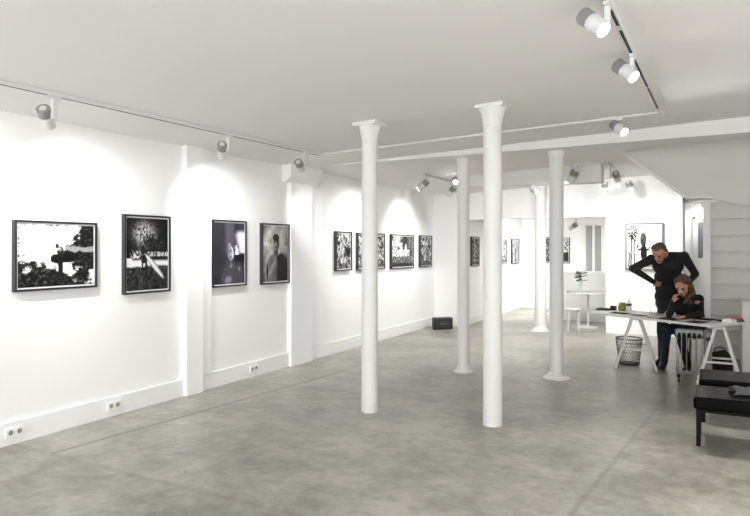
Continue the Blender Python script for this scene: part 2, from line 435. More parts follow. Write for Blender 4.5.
def art_dark(u, v):
    n = fb(u, v, 5, 8, 4); n2 = fb(u, v, 16, 3, 4)
    g = .16 + .03 * n + .03 * sm(.0, 1., v)
    band = sm(.30, .40, u) * (1 - sm(.60, .68, u)); g = inkmix(g, .33, band * sm(.35, .6, v))
    sun = sm(.0, .22, (u - .70) + .35 * (v - .50) - .9 * max(0, v - .80)) * sm(.48, .52, v) * (1 - sm(.82, .92, v)); g = inkmix(g, .93, sun)
    if v < .49 and u > .66 and v > .36: g = .07
    if v <= .36 and u > .64: g = .20 + .05 * n2
    body = 1 - sm(.7, 1.1, ell(u, v, .58, .16, .40, .26) + .3 * n); g = inkmix(g, .27 + .05 * n2, body)
    f = 1 - sm(.85, 1.08, ell(u, v, .52, .50, .11, .125, .3)); g = inkmix(g, .42 + 3.6 * max(0, u - .47 + .12 * n2), f)
    f = 1 - sm(.6, 1.2, ell(u, v, .49, .63, .05, .05)); g = inkmix(g, .6, f)
    if abs(u - .74) < .065 and abs(v - .555) < .075: g = .95 if n2 + .1 > 0 else .25
    for cu, cv, ru, rv in ((.54, .30, .04, .05), (.82, .24, .05, .04), (.45, .06, .13, .07)):
        f = 1 - sm(.5, 1.2, ell(u, v, cu, cv, ru, rv) + .5 * n2); g = inkmix(g, .52, f)
    g = min(.95, g)
    if ell(u, v, .50, .53, .016, .012) < 1 or ell(u, v, .565, .54, .014, .012) < 1 or ell(u, v, .54, .445, .03, .009) < 1: g = .1
    return (g, g * .985, g * 1.08)
def art_man(u, v):
    n = fb(u, v, 3, 5, 4); n2 = fb(u, v, 11, 6, 4)
    g = .66 + .22 * n - .45 * sm(.30, .75, math.hypot(u - .45, (v - .62) * .8)) + .10 * sm(.6, 1., v)
    if abs(v - .66 - .02 * n) < .03 and u < .4: g += .1
    sh = 1 - sm(.92, 1.03, ell(u, v, .42, .10, .37, .40)); g = inkmix(g, .44 - .45 * (u - .30) + .08 * n2, sh)
    sh = 1 - sm(.90, 1.03, ell(u, v, .72, .10, .34, .42)); g = inkmix(g, .10 + .04 * n2, sh * sm(.48, .60, u))
    f = 1 - sm(.9, 1.05, ell(u, v, .51, .55, .085, .13)); g = inkmix(g, .24, f)
    f = 1 - sm(.90, 1.04, ell(u, v, .52, .69, .125, .15)); g = inkmix(g, .46 - 2.2 * max(-.02, u - .50) + .05 * n2, f)
    f = 1 - sm(.88, 1.04, ell(u, v, .51, .79, .135, .07)); g = inkmix(g, .09, f)
    g = max(.06, g)
    for cu in (.465, .565):
        if ell(u, v, cu, .715, .028, .012) < 1: g = .07
        if ell(u, v, cu, .74, .035, .008) < 1: g = .1
    if ell(u, v, .52, .615, .05, .010) < 1: g = .09
    if abs(u - .50) < .010 and .65 < v < .71: g = .62
    hand = 1 - sm(.8, 1.08, ell(u, v, .50, .37, .055, .14, .12)); g = inkmix(g, .56 - 1.5 * max(0, u - .50), hand)
    arm = 1 - sm(.75, 1.08, ell(u, v, .30, .20, .28, .055, .75)); g = inkmix(g, .58 + .05 * n2, arm)
    if abs(u - .505) < .009 and .25 < v < .50: g = .12
    if ell(u, v, .16, .18, .03, .16) < 1: g = .12
    return (g, g * .99, g * .97)
def art_texture(seed, white, hole=None):
    def f(u, v):
        n = fb(u, v, 9, seed, 6) + .5 * fb(u, v * .6, 26, seed + 2)
        g = .45 + .9 * n + white
        st = abs(u - .4 + .06 * fb(0, v, 4, seed)); g = inkmix(g, .85, (1 - sm(.02, .07, st)) * .7)
        if hole and ell(u, v, *hole) < 1 + n: g = .08
        if v < .15: g *= .6
        return (g, g, g)
    return f
def art_scene(u, v):
    n = fb(u, v, 8, 12); n2 = fb(u, v, 24, 2)
    g = .10 + .1 * max(0, n2)
    if u < .5 and v > .55: g = .85 if n2 + n > -.12 else .2
    if u > .72 and v > .55: g = .3 + .5 * n2
    if .35 < v < .55: g = .75 + n2 if u < .82 else .25
    if .36 < u < .46 and .2 < v < .75: g = .8
    if ell(u, v, .64, .58, .045, .16) < 1: g = .92
    if .12 < v < .34: g = .3 + .7 * n2
    return (g, g, g)
def art_half(u, v):
    n2 = fb(u, v, 12, 4); g = .15 if v < .42 else (.9 if n2 > -.05 else .12)
    return (g, g, g)
def art_pale(u, v):
    g = .72 + .25 * fb(u, v, 5, 6) - .5 * (1 - sm(.0, .12, abs(u - .5)))*(v < .6)
    return (g, g, g)
def art_palm(u, v):
    g = .90
    def trunk(cu, lean, top, w):
        return abs(u - (cu + lean * v + .01 * fb(0, v, 6, cu))) < w and v < top
    if trunk(.10, .04, .78, .02) or trunk(.20, -.0, .70, .02) or trunk(.03, .10, .35, .02): g = .22
    for cu, cv, r in ((.15, .84, .15), (.24, .76, .12), (.10, .74, .09)):
        du, dv = u - cu, v - cv; rr = math.hypot(du, dv * .9); a = math.atan2(dv, du)
        if rr < r and math.cos(a * 9 + rr * 12) > -.25 + rr / r * .6: g = .05
    if ell(u, v, .475, .66, .095, .17) < 1: g = .24 + .12 * fb(u, v, 10)
    if ell(u, v, .49, .35, .10, .19) < 1: g = .04
    if v <= .2 and (abs(u - .46) < .025 or abs(u - .53) < .025): g = .04
    if ell(u, v, .52, .55, .03, .035) < 1: g = .06
    ay = .47 + .05 * math.cos(u * 26)
    if abs(v - ay) < .022 and .30 < u < .70: g = .06
    if ell(u, v, .31, .50, .025, .05) < 1: g = .15
    if v < .06: g = .5
    return (g, g * .985, g * .98)

def picture(x, y, z, rz, w, h, art, label, group, nx=60, fw=.02, dep_=.045, fm=None):
    # the frame faces local -Y, its back rests on the wall at local y = 0
    t = thing('framed_photograph', label, 'picture', (x, y, z), rz, group)
    fm = fm or BLACKF
    fr = MB()
    fr.box(-w / 2, w / 2, -dep_, 0, h / 2 - fw, h / 2); fr.box(-w / 2, w / 2, -dep_, 0, -h / 2, -h / 2 + fw)
    fr.box(-w / 2, -w / 2 + fw, -dep_, 0, -h / 2 + fw, h / 2 - fw); fr.box(w / 2 - fw, w / 2, -dep_, 0, -h / 2 + fw, h / 2 - fw)
    fr.build('frame', fm, t)
    MB().box(-w / 2 + fw, w / 2 - fw, -dep_ + .014, -.002, -h / 2 + fw, h / 2 - fw).build('mount', MATB, t)
    mg = fw + .013; pw, ph = w - 2 * mg, h - 2 * mg
    ny = max(6, int(nx * ph / pw)); vs = []; fs = []; cols = []
    for j in range(ny + 1):
        for i in range(nx + 1):
            u, v = i / nx, j / ny
            vs.append((-pw / 2 + u * pw, -dep_ + .012, -ph / 2 + v * ph))
            c3 = art(u, v); cols += [*(s2l([min(.96, max(.03, q)) for q in c3])), 1.]
    for j in range(ny):
        for i in range(nx):
            a = j * (nx + 1) + i; fs.append((a, a + 1, a + nx + 2, a + nx + 1))
    me = bpy.data.meshes.new('print'); me.from_pydata(vs, [], fs); me.materials.append(PRINT)
    at = me.color_attributes.new('image', 'FLOAT_COLOR', 'POINT'); at.data.foreach_set('color', cols)
    o = bpy.data.objects.new('print', me); COL.objects.link(o); o.parent = t
    return t
RZL = PI / 2
GL = 'black framed photographs on the left wall'
picture(XL, 3.658, 1.583, RZL, 0.808, 0.611, art_shore, 'wide black framed photo of a figure carrying a board among rocks, leftmost', GL, 110)
picture(XL, 4.684, 1.586, RZL, 0.611, 0.808, art_board, 'upright black framed photo of a pale surfboard under blossoming trees', GL, 84)
picture(XL, 5.953, 1.584, RZL, 0.611, 0.808, art_dark, 'upright black framed very dark photo with a small bright face', GL, 80)
picture(XL, 6.875, 1.573, RZL, 0.611, 0.808, art_man, 'upright black framed portrait of a bare-shouldered man with joined hands', GL, 80)
picture(XL, 8.659, 1.600, RZL, 0.492, 0.625, art_texture(3.3, .05, (.78, .48, .16, .12)), 'narrow grey foliage photo, first past the wide pilaster, left of a column', GL, 40, dep_=.05)
picture(XL, 9.596, 1.594, RZL, 0.985, 0.625, art_texture(8.1, .02, (.62, .3, .1, .1)), 'framed grey photo on the left wall half hidden behind the nearest left column', GL, 50, dep_=.05)
picture(XL, 10.850, 1.584, RZL, 0.985, 0.640, art_scene, 'wide dark framed photo of a white figure at a railing, between two grey ones', GL, 60, dep_=.05)
picture(XL, 11.965, 1.584, RZL, 0.601, 0.640, art_texture(5.2, -.06), 'small grey framed photo at the end of the left wall, above the black speaker', GL, 40, dep_=.05)
GF = 'framed photographs in the back room'
picture(-4.58, 13.3, 1.575, RZL, .5, .645, art_texture(11., -.18), 'dark narrow framed photo on the back room wall between the two columns on the left', GF, 30)
picture(-4.58, 15.43, 1.575, RZL, .56, .645, art_texture(14., -.05), 'framed photo in the back room partly hidden by the tallest column', GF, 30)
picture(-4.58, 16.56, 1.565, RZL, .68, .655, art_pale, 'pale framed photo in the back room corner, just right of the tallest column', GF, 30)
picture(-3.95, 17.3, 1.595, 0, .36, .70, art_texture(20., -.2), 'framed photo on the far wall, only its dark left edge showing beside the farthest column', GF, 20)
picture(-3.47, 17.3, 1.585, 0, .38, .68, art_half, 'black and white framed photo on the far wall, to the left of the white flower', GF, 30)
picture(-1.08, 12.9, 1.68, 0, .665, .885, art_palm, 'large grey framed photo of palms and a figure with a board behind the standing person', 'photographs on the back wall', 100, .03, .06, SILVERF)

# ------------------------------------------------------------------ lighting tracks and spotlights
def track(name, a, b, label, slots=(), m=LAMPW, w=.034, h=.03):
    a, b = Vector(a), Vector(b); t = thing(name, label, 'lighting track', a); b_ = b - a
    dn = Vector((0, 0, -h / 2))
    MB().bar(dn, b_ + dn, w, h).build('rail', m, t, .002)
    for s0, s1 in slots:
        MB().bar(b_ * s0 + Vector((0, 0, -h)), b_ * s1 + Vector((0, 0, -h)), .018, .003).build('slot', SLOT, t)
    return t
cL = lambda x, y: (x, y, cz(x))
track('lighting_track', cL(-4.53, -2.5), cL(-4.30, 6.62), 'long white ceiling track running along the left wall', ((0, 1),), w=.036, h=.034)
track('lighting_track', cL(-4.28, 6.70), cL(-.40, 7.08), 'thin white ceiling track crossing the room in front of the beam', w=.026, h=.022)
track('lighting_track', cL(-.60, -1.5), cL(-.44, 7.02), 'ceiling track with black slots at the upper right', ((.05, .66), (.672, .74), (.745, .86), (.865, .97)))
track('lighting_track', (-4.07, 9.35, cz(-4.07)), (-4.07, 10.85, cz(-4.07)), 'short white ceiling track at the far end of the left wall')
track('lighting_track', cL(-1.95, 10.22), cL(-1.49, 10.27), 'short white ceiling track above the last column row, behind the beam')
track('lighting_track', cL(-1.40, 10.5), cL(-1.40, 12.5), 'ceiling track leading to the wall with the palm picture')

def spotlight(pos, aim, label, trk=(0, 1, 0), armlen=.15, side=None, lit=False, size=1., drop=.03, power=0, cone=115, blend=1., group='white track spotlights'):
    pos = Vector(pos) + Vector((0, 0, -drop)); t = thing('spotlight', label, 'spotlight', pos, 0, group)
    aim = Vector(aim).normalized(); trk = Vector(trk).normalized()
    MB().bar(-trk * .055 - Vector((0, 0, .011)), trk * .055 - Vector((0, 0, .011)), .03, .02).build('adapter', LAMPW, t, .003)
    if side is None:
        side = Vector((aim.x, aim.y, 0)).normalized() * .055
    side = Vector(side)
    z0 = -.02
    ao = MB().bar((0, 0, z0), (0, 0, z0 - armlen), .03, .036, up=tuple(trk)).build('arm', LAMPW, t, .003)
    c = side + Vector((0, 0, -armlen - .005)); S = size
    MB().cone(Vector((0, 0, -armlen + .015)), c * .8 + Vector((0, 0, -armlen + .015)) * .2, .012, .012, 10).build('hinge', LAMPW, ao)
    q = aim.to_track_quat('Z', 'Y').to_matrix().to_4x4()
    Mx = q
    hs = MB(); prof = [(.030 * S, -.092 * S), (.034 * S, -.096 * S), (.049 * S, -.094 * S)]
    z = -.094 * S
    for i in range(6):
        prof += [(.050 * S, z), (.050 * S, z + .008 * S), (.044 * S, z + .009 * S), (.044 * S, z + .012 * S)]; z += .0125 * S
    hs.lathe(prof, c, 28, Mx); hso = hs.build('heat_sink', LAMPG, t)
    rg = MB().lathe([(.018 * S, -.0975 * S), (.026 * S, -.0975 * S), (.026 * S, -.093 * S), (.018 * S, -.093 * S)], c, 24, Mx); rg.build('rear_ring', LAMPW, hso)
    ho = MB().lathe([(.048 * S, -.02 * S), (.050 * S, -.015 * S), (.050 * S, .02 * S), (.046 * S, .03 * S), (.046 * S, .085 * S), (.042 * S, .088 * S), (.039 * S, .07 * S)], c, 28, Mx).build('lamp_housing', LAMPW, t)
    MB().lathe([(.0385 * S, .068 * S), (.0385 * S, .083 * S)], c, 24, Mx).build('lens', LENS_ON, ho)
    if power:
        l = bpy.data.lights.new('spot_beam', 'SPOT'); l.energy = power; l.spot_size = math.radians(cone); l.spot_blend = blend
        l.shadow_soft_size = .035; l.color = (1, .995, .985)
        lo = bpy.data.objects.new('spot_beam', l); COL.objects.link(lo); lo.parent = t
        lo.location = c + aim * .10 * S; lo.rotation_euler = (-aim).to_track_quat('Z', 'Y').to_euler()
    return t
def aim_at(p, q): return (q[0] - p[0], q[1] - p[1], q[2] - (p[2] - .18))
PW = 260
def lt(y): return cL(-4.53 + (y + 2.5) * .0252, y)
for y, tgt, cn, lab in ((3.08, 4.2, 95, 'white spotlight with grey ribbed back at the far left of the long track'),
                    (4.99, 5.95, 96, 'white spotlight in the middle of the long left track, above the dark picture'),
                    (6.34, 8.8, 54, 'white spotlight at the far end of the long left track, by the wide pilaster')):
    p = lt(y); spotlight(p, aim_at(p, (XL, tgt, 1.62)), lab, drop=.034, cone=cn, power=PW * .36, side=(-.085, 0, .0))
for y, tgt in ((1.75, 2.95), (.2, 1.2), (-1.6, -.8)):  # extra unseen lamps further along the track, kept for the light they give
    p = lt(y); spotlight(p, aim_at(p, (XL, tgt, 1.62)), 'unseen white spotlight further along the long left track, there for its light', drop=.034, power=PW * .36, cone=95)
def rt(y): return cL(-.60 + (y + 1.5) * .0188, y)
for y, sd, aim, lab in ((3.72, (-.07, -.02, 0), (.70, -.38, -.70), 'big lit white spotlight at the top edge of the photo'),
                    (4.80, (-.04, -.02, -.01), (.70, -.38, -.70), 'lit white spotlight in the middle of the black-slotted track')):
    spotlight(rt(y), aim, lab, power=PW * 1.3, cone=100, armlen=.10, size=1.0, side=sd)
for y in (.8, -.8):  # lamps added out of view to brighten the room
    spotlight(rt(y), (.8, .1, -.6), 'unseen white spotlight added on the black-slotted track for fill light', power=PW, cone=120)
p = cL(-.86, 7.035); spotlight(p, (.62, -.50, -.60), 'lit white spotlight hanging just in front of the beam', (1, .09, 0), .10, power=PW * .8, cone=120, drop=.022, size=1.05, side=(.03, -.03, 0))
for y, tgt, lab in ((9.45, 8.95, 'small grey spotlight on the short far left track, left one'), (10.68, 10.9, 'small grey spotlight on the short far left track, right one, by the column')):
    p = (-4.07, y, cz(-4.07)); spotlight(p, aim_at(p, (XL, tgt, 1.62)), lab, power=PW * .36, cone=95, armlen=.15, size=1.1)
p = (-3.86, 10.2, cz(-3.86)); spotlight(p, (.42, -.8, -.42), 'small lit spotlight glowing beside the middle left column', power=8, armlen=.06, drop=0., size=.9)
p = cL(-1.86, 10.23); spotlight(p, (-.45, .3, -.85), 'grey spotlight with long arm beside the column with the wide foot', (1, .1, 0), .17, power=PW * .8, size=1.2, cone=150)
for y, tgt, ar, sd, lab in ((10.75, (-1.3, 12.9, 1.6), .17, (.09, 0, 0), 'grey-backed spotlight with long arm, front one on the track to the palm picture'),
                        (11.7, (-1.55, 12.9, 1.3), .26, (-.22, .0, 0), 'white spotlight on the left of the track to the palm picture'),
                        (11.9, (-.8, 12.9, 1.5), .24, (.18, 0, 0), 'white spotlight on the right of the track to the palm picture')):
    p = (-1.40, y, cz(-1.40)); spotlight(p, aim_at(p, tgt), lab, armlen=ar, power=PW * .21, side=sd, size=1.1)
p = rel((532.5 - 375) / F * 10.52, 10.52, 2.69)
spotlight(p, (.15, .9, -.30), 'small grey spotlight under the rear beam between two columns', power=PW * .2, drop=0., armlen=.07, size=.9, cone=150)
p = rel((576 - 375) / F * 14.2, 14.2, 2.5)
spotlight(p, (-.75, .3, -.45), 'small white spotlight hanging in the back room above the flower', power=PW * .5, cone=120, drop=0., armlen=.36, size=1.1, side=(-.07, 0, -.0))
spotlight((-.10, 13.2, 2.62), (.05, .6, -.8), 'tiny bright spotlight in the door recess beside the stair post', power=16, cone=150, drop=0., armlen=.12)
for xx, yy, a in ((-3.4, 15.0, (-.4, .5, -.75)), (-1.0, 15.6, (-.3, .5, -.75))):  # unseen lamps that brighten the back room
    spotlight((xx, yy, 2.5), a, 'unseen white spotlight on the back room ceiling, lighting the room behind the header', power=PW * .5, cone=140, drop=0., armlen=.05)

# ------------------------------------------------------------------ portable speaker on the floor
t = thing('portable_speaker', 'black portable speaker standing on the floor at the end of the left wall', 'speaker', (-4.80, 11.98, 0), math.radians(38))
MB().box(-.20, .20, -.09, .09, 0, .235).build('cabinet', BLACKP, t, .02, seg=3)
gro = MB().box(-.175, .175, -.097, -.088, .02, .215).build('grille', GRILLE, t, .004)
bd = MB()
for i, (a, b) in enumerate(((-.07, -.05), (-.045, -.025), (-.02, 0.), (.005, .03), (.035, .065))):
    bd.bar((a, -.099, .10 + .012 * (i % 2)), (b, -.099, .135), .006, .004)
bd.build('emblem', BADGE, gro)

# ------------------------------------------------------------------ bistro table, stool, vase, book
tc_ = rel((588 - 375) / F * 13.1, 13.1, 0)
t = thing('bistro_table', 'small round white pedestal table in the opening to the back room', 'table', tc_)
MB().lathe([(.37, .705), (.395, .71), (.40, .72), (.395, .73)], n=40).build('tabletop', TABLEW, t)
MB().lathe([(.024, .02), (.022, .65), (.06, .70), (.06, .706)], n=16).build('pedestal', LAMPW, t)
MB().lathe([(.20, 0), (.20, .008), (.06, .025), (.024, .04)], n=32).build('foot', LAMPW, t)
vb = rel((580 - 375) / F * 13.0, 13.0, .73)
t = thing('glass_vase', 'clear glass vase on the round white table', 'vase', vb)
MB().lathe([(.035, 0), (.038, .01), (.036, .12), (.042, .24), (.039, .24), (.033, .12), (.034, .015)], n=24).build('vase_body', GLASS, t)
t = thing('cut_flower', 'single white flower with green leaves standing in the glass vase', 'flower', vb + Vector((0, 0, .016)))
MB().tube([(0, 0, 0), (.004, 0, .15), (-.004, .005, .32), (.012, 0, .47)], .009, 8).build('stem', STEM, t)
fl_ = MB()
for k in range(14):
    a = k * 2.4; r = .035 + .015 * (k % 3); M_ = Matrix.Rotation(a, 3, 'Z') @ Matrix.Rotation(.9 - .06 * k, 3, 'Y')
    fl_.ball(Vector((.012, 0, .49)) + M_ @ Vector((r, 0, .0)), (.055, .042, .014), 10, M_)
fl_.ball((.012, 0, .49), .03, 10); fl_.build('blossom', PETAL, t)
for k in range(10):
    a = k * 2.1; z = .24 + .02 * k; M_ = Matrix.Rotation(a, 3, 'Z') @ Matrix.Rotation(.35 * math.sin(k * 1.7), 3, 'Y')
    MB().ball(M_ @ Vector((.065, 0, 0)) + Vector((0, 0, z)), (.10, .055, .008), 10, M_).build('leaf', LEAF, t)
bk = rel((572.5 - 375) / F * 13.05, 13.05, .73)
t = thing('closed_book', 'dark closed book lying at the left edge of the round table', 'book', bk, math.radians(25))
MB().box(-.10, .10, -.07, .07, 0, .003).box(-.10, .10, -.07, .07, .020, .023).box(-.10, -.096, -.07, .07, .003, .020).build('cover', BOOKD, t)
MB().box(-.096, .097, -.067, .067, .003, .020).build('pages', PAPERW, t)
sp = rel((573 - 375) / F * 12.5, 12.5, 0)
t = thing('stool', 'white round stool with thin splayed legs in front of the round table', 'stool', sp)
MB().lathe([(.13, .425), (.16, .43), (.165, .44), (.16, .452), (.14, .455)], n=32).build('seat', TABLEW, t)
for k in range(4):
    a = PI / 4 + k * PI / 2 + .35; ca, sa = math.cos(a), math.sin(a)
    MB().cone((.15 * ca, .15 * sa, 0), (.115 * ca, .115 * sa, .43), .013, .013, 10).build('leg', LAMPW, t)
MB().lathe([(.118, .404), (.13, .404), (.13, .426), (.118, .426)], n=32).build('seat_ring', LAMPW, t)

# ------------------------------------------------------------------ staircase behind the desk
t = thing('staircase', 'steep off-white boarded staircase at the right seen from below', 'staircase', (.02, 9.97, 0))
rise, going = .231, .085
ztop0 = 2.288
for k in range(10):
    z1 = ztop0 - k * rise; z0 = max(0., z1 - rise); y = .05 + k * going
    if z1 <= 0.02: break
    MB().box(0, 1.3, y, y + .02, z0, z1).box(-.0, 1.3, y - .012, y + going + .02, z0, z0 + .022).build('step', STAIRM, t, .003)
MB().box(-.095, 0, -.05, .04, 0, 2.335).build('newel_post', TRIM, t, .005)
MB().box(1.3, 1.35, -.05, .95, 0, 2.2).build('string_board', STAIRM, t, .004)
pl = [(-1.05, cz(-1.05)), (-1.05, 3.0), (-.602, 2.631), (-.266, 2.354), (-.024, 2.325), (.188, 2.263), (.452, 2.214), (.9, 2.19), (2.38, 2.17), (2.38, cz(2.38))]
bh = MB().prism(pl, 9.62, 9.68); struct('wall_stair', bh, STAIRM)
st = MB()
st.prism([(-1.05, 3.0), (-1.05, 2.965), (-.602, 2.595), (-.266, 2.318), (-.266, 2.354), (-.602, 2.631)], 9.58, 9.86)
struct('trim_4', st, TRIM, .004)
struct('trim_5', MB().box(-.266, .04, 9.6, 10.1, 2.325, 2.345), TRIM)

# cabinet in front of the stairs, bag under them
t = thing('white_cabinet', 'plain pale cabinet at the right edge behind the desk', 'cabinet', (.37, 9.32, 0))
MB().box(0, .9, 0, .36, .03, .97).build('body', STAIRM, t, .006)
cd = MB().box(.012, .9, -.018, -.001, .05, .955).build('door', STAIRM, t, .004)
MB().lathe([(.02, 0), (.02, .02), (.016, .024)], (.1, -.018, .90), 20, Matrix.Rotation(PI / 2, 4, 'X')).build('knob', LAMPW, cd)
MB().box(.02, .88, .02, .34, 0, .03).build('plinth', STAIRM, t)
def blob(name, mb_, m, parent, amp, sc, seed, sub=1):
    o = mb_.build(name, m, parent)
    for v in o.data.vertices:
        n = noise.fractal(v.co * sc + Vector((seed, seed, 0)), 1, 2, 3); v.co += v.normal * n * amp
        if v.co.z < .0: v.co.z = 0.
    return o
t = thing('dark_bag', 'dark crumpled bag on the floor below the stairs behind the trestle', 'bag', (.13, 9.50, 0))
blob('bag_body', MB().ball((0, 0, .12), (.17, .12, .17), 24), BAG, t, .05, 9, 3)
MB().tube([(-.08, -.02, .24), (-.06, -.03, .32), (0, -.03, .345), (.06, -.03, .32), (.08, -.02, .24)], .008).build('handle', BLACKP, t)

# ------------------------------------------------------------------ desk on trestles
L0 = Vector((-1.57, 9.42, 0)); C0 = Vector((.02, 8.42, 0)); U = (C0 - L0).normalized(); V = Vector((-U.y, U.x, 0)); LEN = (C0 - L0).length
ARZ = math.atan2(U.y, U.x)
def D(a, b, z=0): return L0 + U * a + V * b + Vector((0, 0, z))
t = thing('desk_top', 'long white tabletop laid across two trestles', 'table', D(LEN / 2, .375, .71), ARZ)
MB().box(-LEN / 2, LEN / 2, -.375, .375, 0, .025).build('board', TABLEW, t, .003)
def trestle(a, label, b=.10, ln=.50, rz=0., sp=.255):
    t = thing('trestle', label, 'trestle', D(a, b, 0), TH + rz, 'white wooden trestles under the tabletop')
    MB().box(-.035, .035, 0, ln, .675, .71).build('top_bar', TRESTLE, t, .003)
    for y in (.02, ln - .05):
        for s in (-1, 1):
            MB().bar((s * .045, y + .012, .69), (s * sp, y + .012, .012), .034, .022, up=(0, 1, 0)).box(s * sp - .02, s * sp + .02, y, y + .024, 0, .02).build('leg', TRESTLE, t, .002)
        MB().bar((-.18, y + .012, .27), (.18, y + .012, .27), .02, .024).build('cross_bar', TRESTLE, t, .002)
trestle(.72, 'white wooden trestle around the wire basket, left end of the desk', .16, .62, -.40)
trestle(1.86, 'white wooden trestle at the right end of the desk, behind the benches', .20, .42, -.5, .23)

# wire basket
bp_ = rel((629 - 375) / F * 8.95, 8.95, 0)
t = thing('waste_basket', 'round silver wire mesh waste basket under the left end of the desk', 'basket', bp_)
H, R0, R1 = .37, .135, .18
m_ = MB()
for k in range(44):
    for sg in (1, -1):
        a = 2 * PI * k / 44; b = a + sg * .55
        pts = [((R0 + (R1 - R0) * q) * math.cos(a + (b - a) * q), (R0 + (R1 - R0) * q) * math.sin(a + (b - a) * q), .01 + (H - .01) * q) for q in (0, .25, .5, .75, 1)]
        m_.tube([Vector(p) for p in pts], .0016, 4)
m_.build('mesh_wall', WIRE, t)
for r, z, q in ((R1, H, .008), (R0, .012, .007), ((R0 + R1) / 2, H * .5, .003)):
    pts = [Vector((r * math.cos(2 * PI * k / 32), r * math.sin(2 * PI * k / 32), z)) for k in range(33)]
    MB().tube(pts, q, 8).build('hoop', BLKMETAL if z < .1 else WIRE, t)
MB().lathe([(R0, .006), (R0, .010)], n=32).build('base_plate', BLKMETAL, t)

# things on the desk
TZ = .735
def ondesk(px_, d_): 
    v = rel((px_ - 375) / F * d_, d_, TZ); return v
def sheet(name, a, b, w, h, rz, m, label, cat, th=.0015, group=None, border=None, z=TZ):
    t = thing(name, label, cat, D(a, b, z), ARZ + rz, group)
    MB().box(-w / 2, w / 2, -h / 2, h / 2, 0, th).build('paper', border or m, t)
    if border:
        MB().box(-w / 2 + .02, w / 2 - .02, -h / 2 + .02, h / 2 - .02, th, th + .0008).build('image_area', m, t)
    return t
GP = 'prints laid out on the desk'
for a_, b_, w_, h_, r_, m_i, m_b, lab in (
    (1.00, .24, .17, .27, .12, PAPERW, PAPERB, 'black bordered white print before the seated person, leftmost of the row'),
    (1.20, .22, .17, .27, .10, PAPERG, PAPERB, 'grey print with black border, second from the left in the row on the desk'),
    (1.40, .20, .17, .27, .08, PAPERW, PAPERB, 'black bordered white print, third from the left in the row on the desk'),
    (1.60, .19, .17, .27, .06, PAPERG, PAPERB, 'grey print with black border, right end of the row on the desk'),
    (1.66, .40, .12, .18, .0, PAPERW, PAPERB, 'small white print with black border near the red stapler'),
    (1.50, .56, .34, .20, .05, PAPERB, None, 'wide black print lying behind the row on the right of the desk'),
    (.40, .25, .24, .18, .25, PAPERB, None, 'black print lying at the left end of the desk before the jar'),
    (.72, .22, .22, .12, .1, PAPERG, PAPERB, 'narrow dark print lying right of the bottle')):
    sheet('photo_print', a_, b_, w_, h_, r_, m_i, lab, 'print', .004, GP, m_b)
t = thing('magazine_stack', 'small stack of dark magazines at the left end of the desk', 'magazines', ondesk(604.5, 9.3), ARZ + .3)
for k, (w_, m) in enumerate(((.20, BOOKD), (.19, PAPERG), (.18, BOOKD))):
    MB().box(-w_ / 2, w_ / 2, -.08, .08, k * .009, k * .009 + .009).build('magazine', m, t)
t = thing('card_box', 'small dark box on the desk left of the olive jar', 'box', ondesk(613.5, 9.25), ARZ)
MB().box(-.035, .035, -.03, .03, 0, .06).build('box_body', BOOKD, t, .003)
MB().box(-.036, .036, -.031, .031, .045, .066).build('lid', PAPERG, t, .003)
t = thing('olive_jar', 'round olive green jar on the desk beside the bottle', 'jar', ondesk(622.3, 9.2), 0)
MB().lathe([(.045, 0), (.058, .015), (.060, .05), (.056, .085), (.042, .10), (.042, .104)], n=28).build('jar_body', OLIVE, t)
MB().lathe([(.044, .104), (.044, .118), (.03, .121)], n=28).build('lid', OLIVE, t)
t = thing('bottle', 'small white bottle with navy label on the desk', 'bottle', ondesk(628.8, 9.15), 0)
MB().lathe([(.036, 0), (.038, .006), (.038, .112), (.030, .126), (.014, .138), (.013, .150)], n=28).build('bottle_body', SOCK, t)
MB().lathe([(.0385, .075), (.0385, .108)], n=28).build('label_band', BLUEL, t)
MB().lathe([(.015, .150), (.015, .168), (.008, .17)], n=20).build('cap', LAMPW, t)
t = thing('red_stapler', 'red stapler at the far right of the desk', 'stapler', D(1.80, .66, TZ), ARZ + .9)
MB().box(-.08, .08, -.018, .018, 0, .012).build('base', BLACKP, t, .003)
MB().box(-.08, .07, -.016, .016, .018, .045).build('arm', REDP, t, .008)
MB().box(.055, .078, -.012, .012, .010, .02).build('hinge', BLACKP, t)
t = thing('card_tray', 'small white open box on the desk in front of the red stapler', 'box', D(1.80, .50, TZ), ARZ)
MB().box(-.06, .06, -.05, .05, 0, .006).box(-.06, -.055, -.05, .05, .006, .04).box(.055, .06, -.05, .05, .006, .04).box(-.055, .055, -.05, -.045, .006, .04).box(-.055, .055, .045, .05, .006, .04).build('tray', SOCK, t)
MB().box(-.05, .05, -.04, .04, .006, .03).build('cards', PAPERW, t)
t = thing('reading_glasses', 'thin dark glasses lying on the desk between the bottle and the standing person', 'glasses', D(.80, .42, TZ), ARZ)
for s in (-1, 1):
    pts = [Vector((s * .035 + .024 * math.cos(a), -.0, .024 + .02 * math.sin(a))) for a in [2 * PI * k / 16 for k in range(17)]]
    MB().tube(pts, .003, 6).build('rim', BLACKP, t)
    MB().tube([(s * .06, 0, .03), (s * .062, .13, .012)], .003, 6).build('temple', BLACKP, t)
MB().tube([(-.011, 0, .03), (.011, 0, .03)], .003, 6).build('bridge', BLACKP, t)
t = thing('folded_paper', 'crumpled white paper on the desk before the seated person', 'paper', D(1.0, .50, TZ), ARZ)
pf = MB().ball((0, 0, .03), (.075, .055, .04), 16); blob('sheet', pf, PAPERW, t, .03, 16, 5)

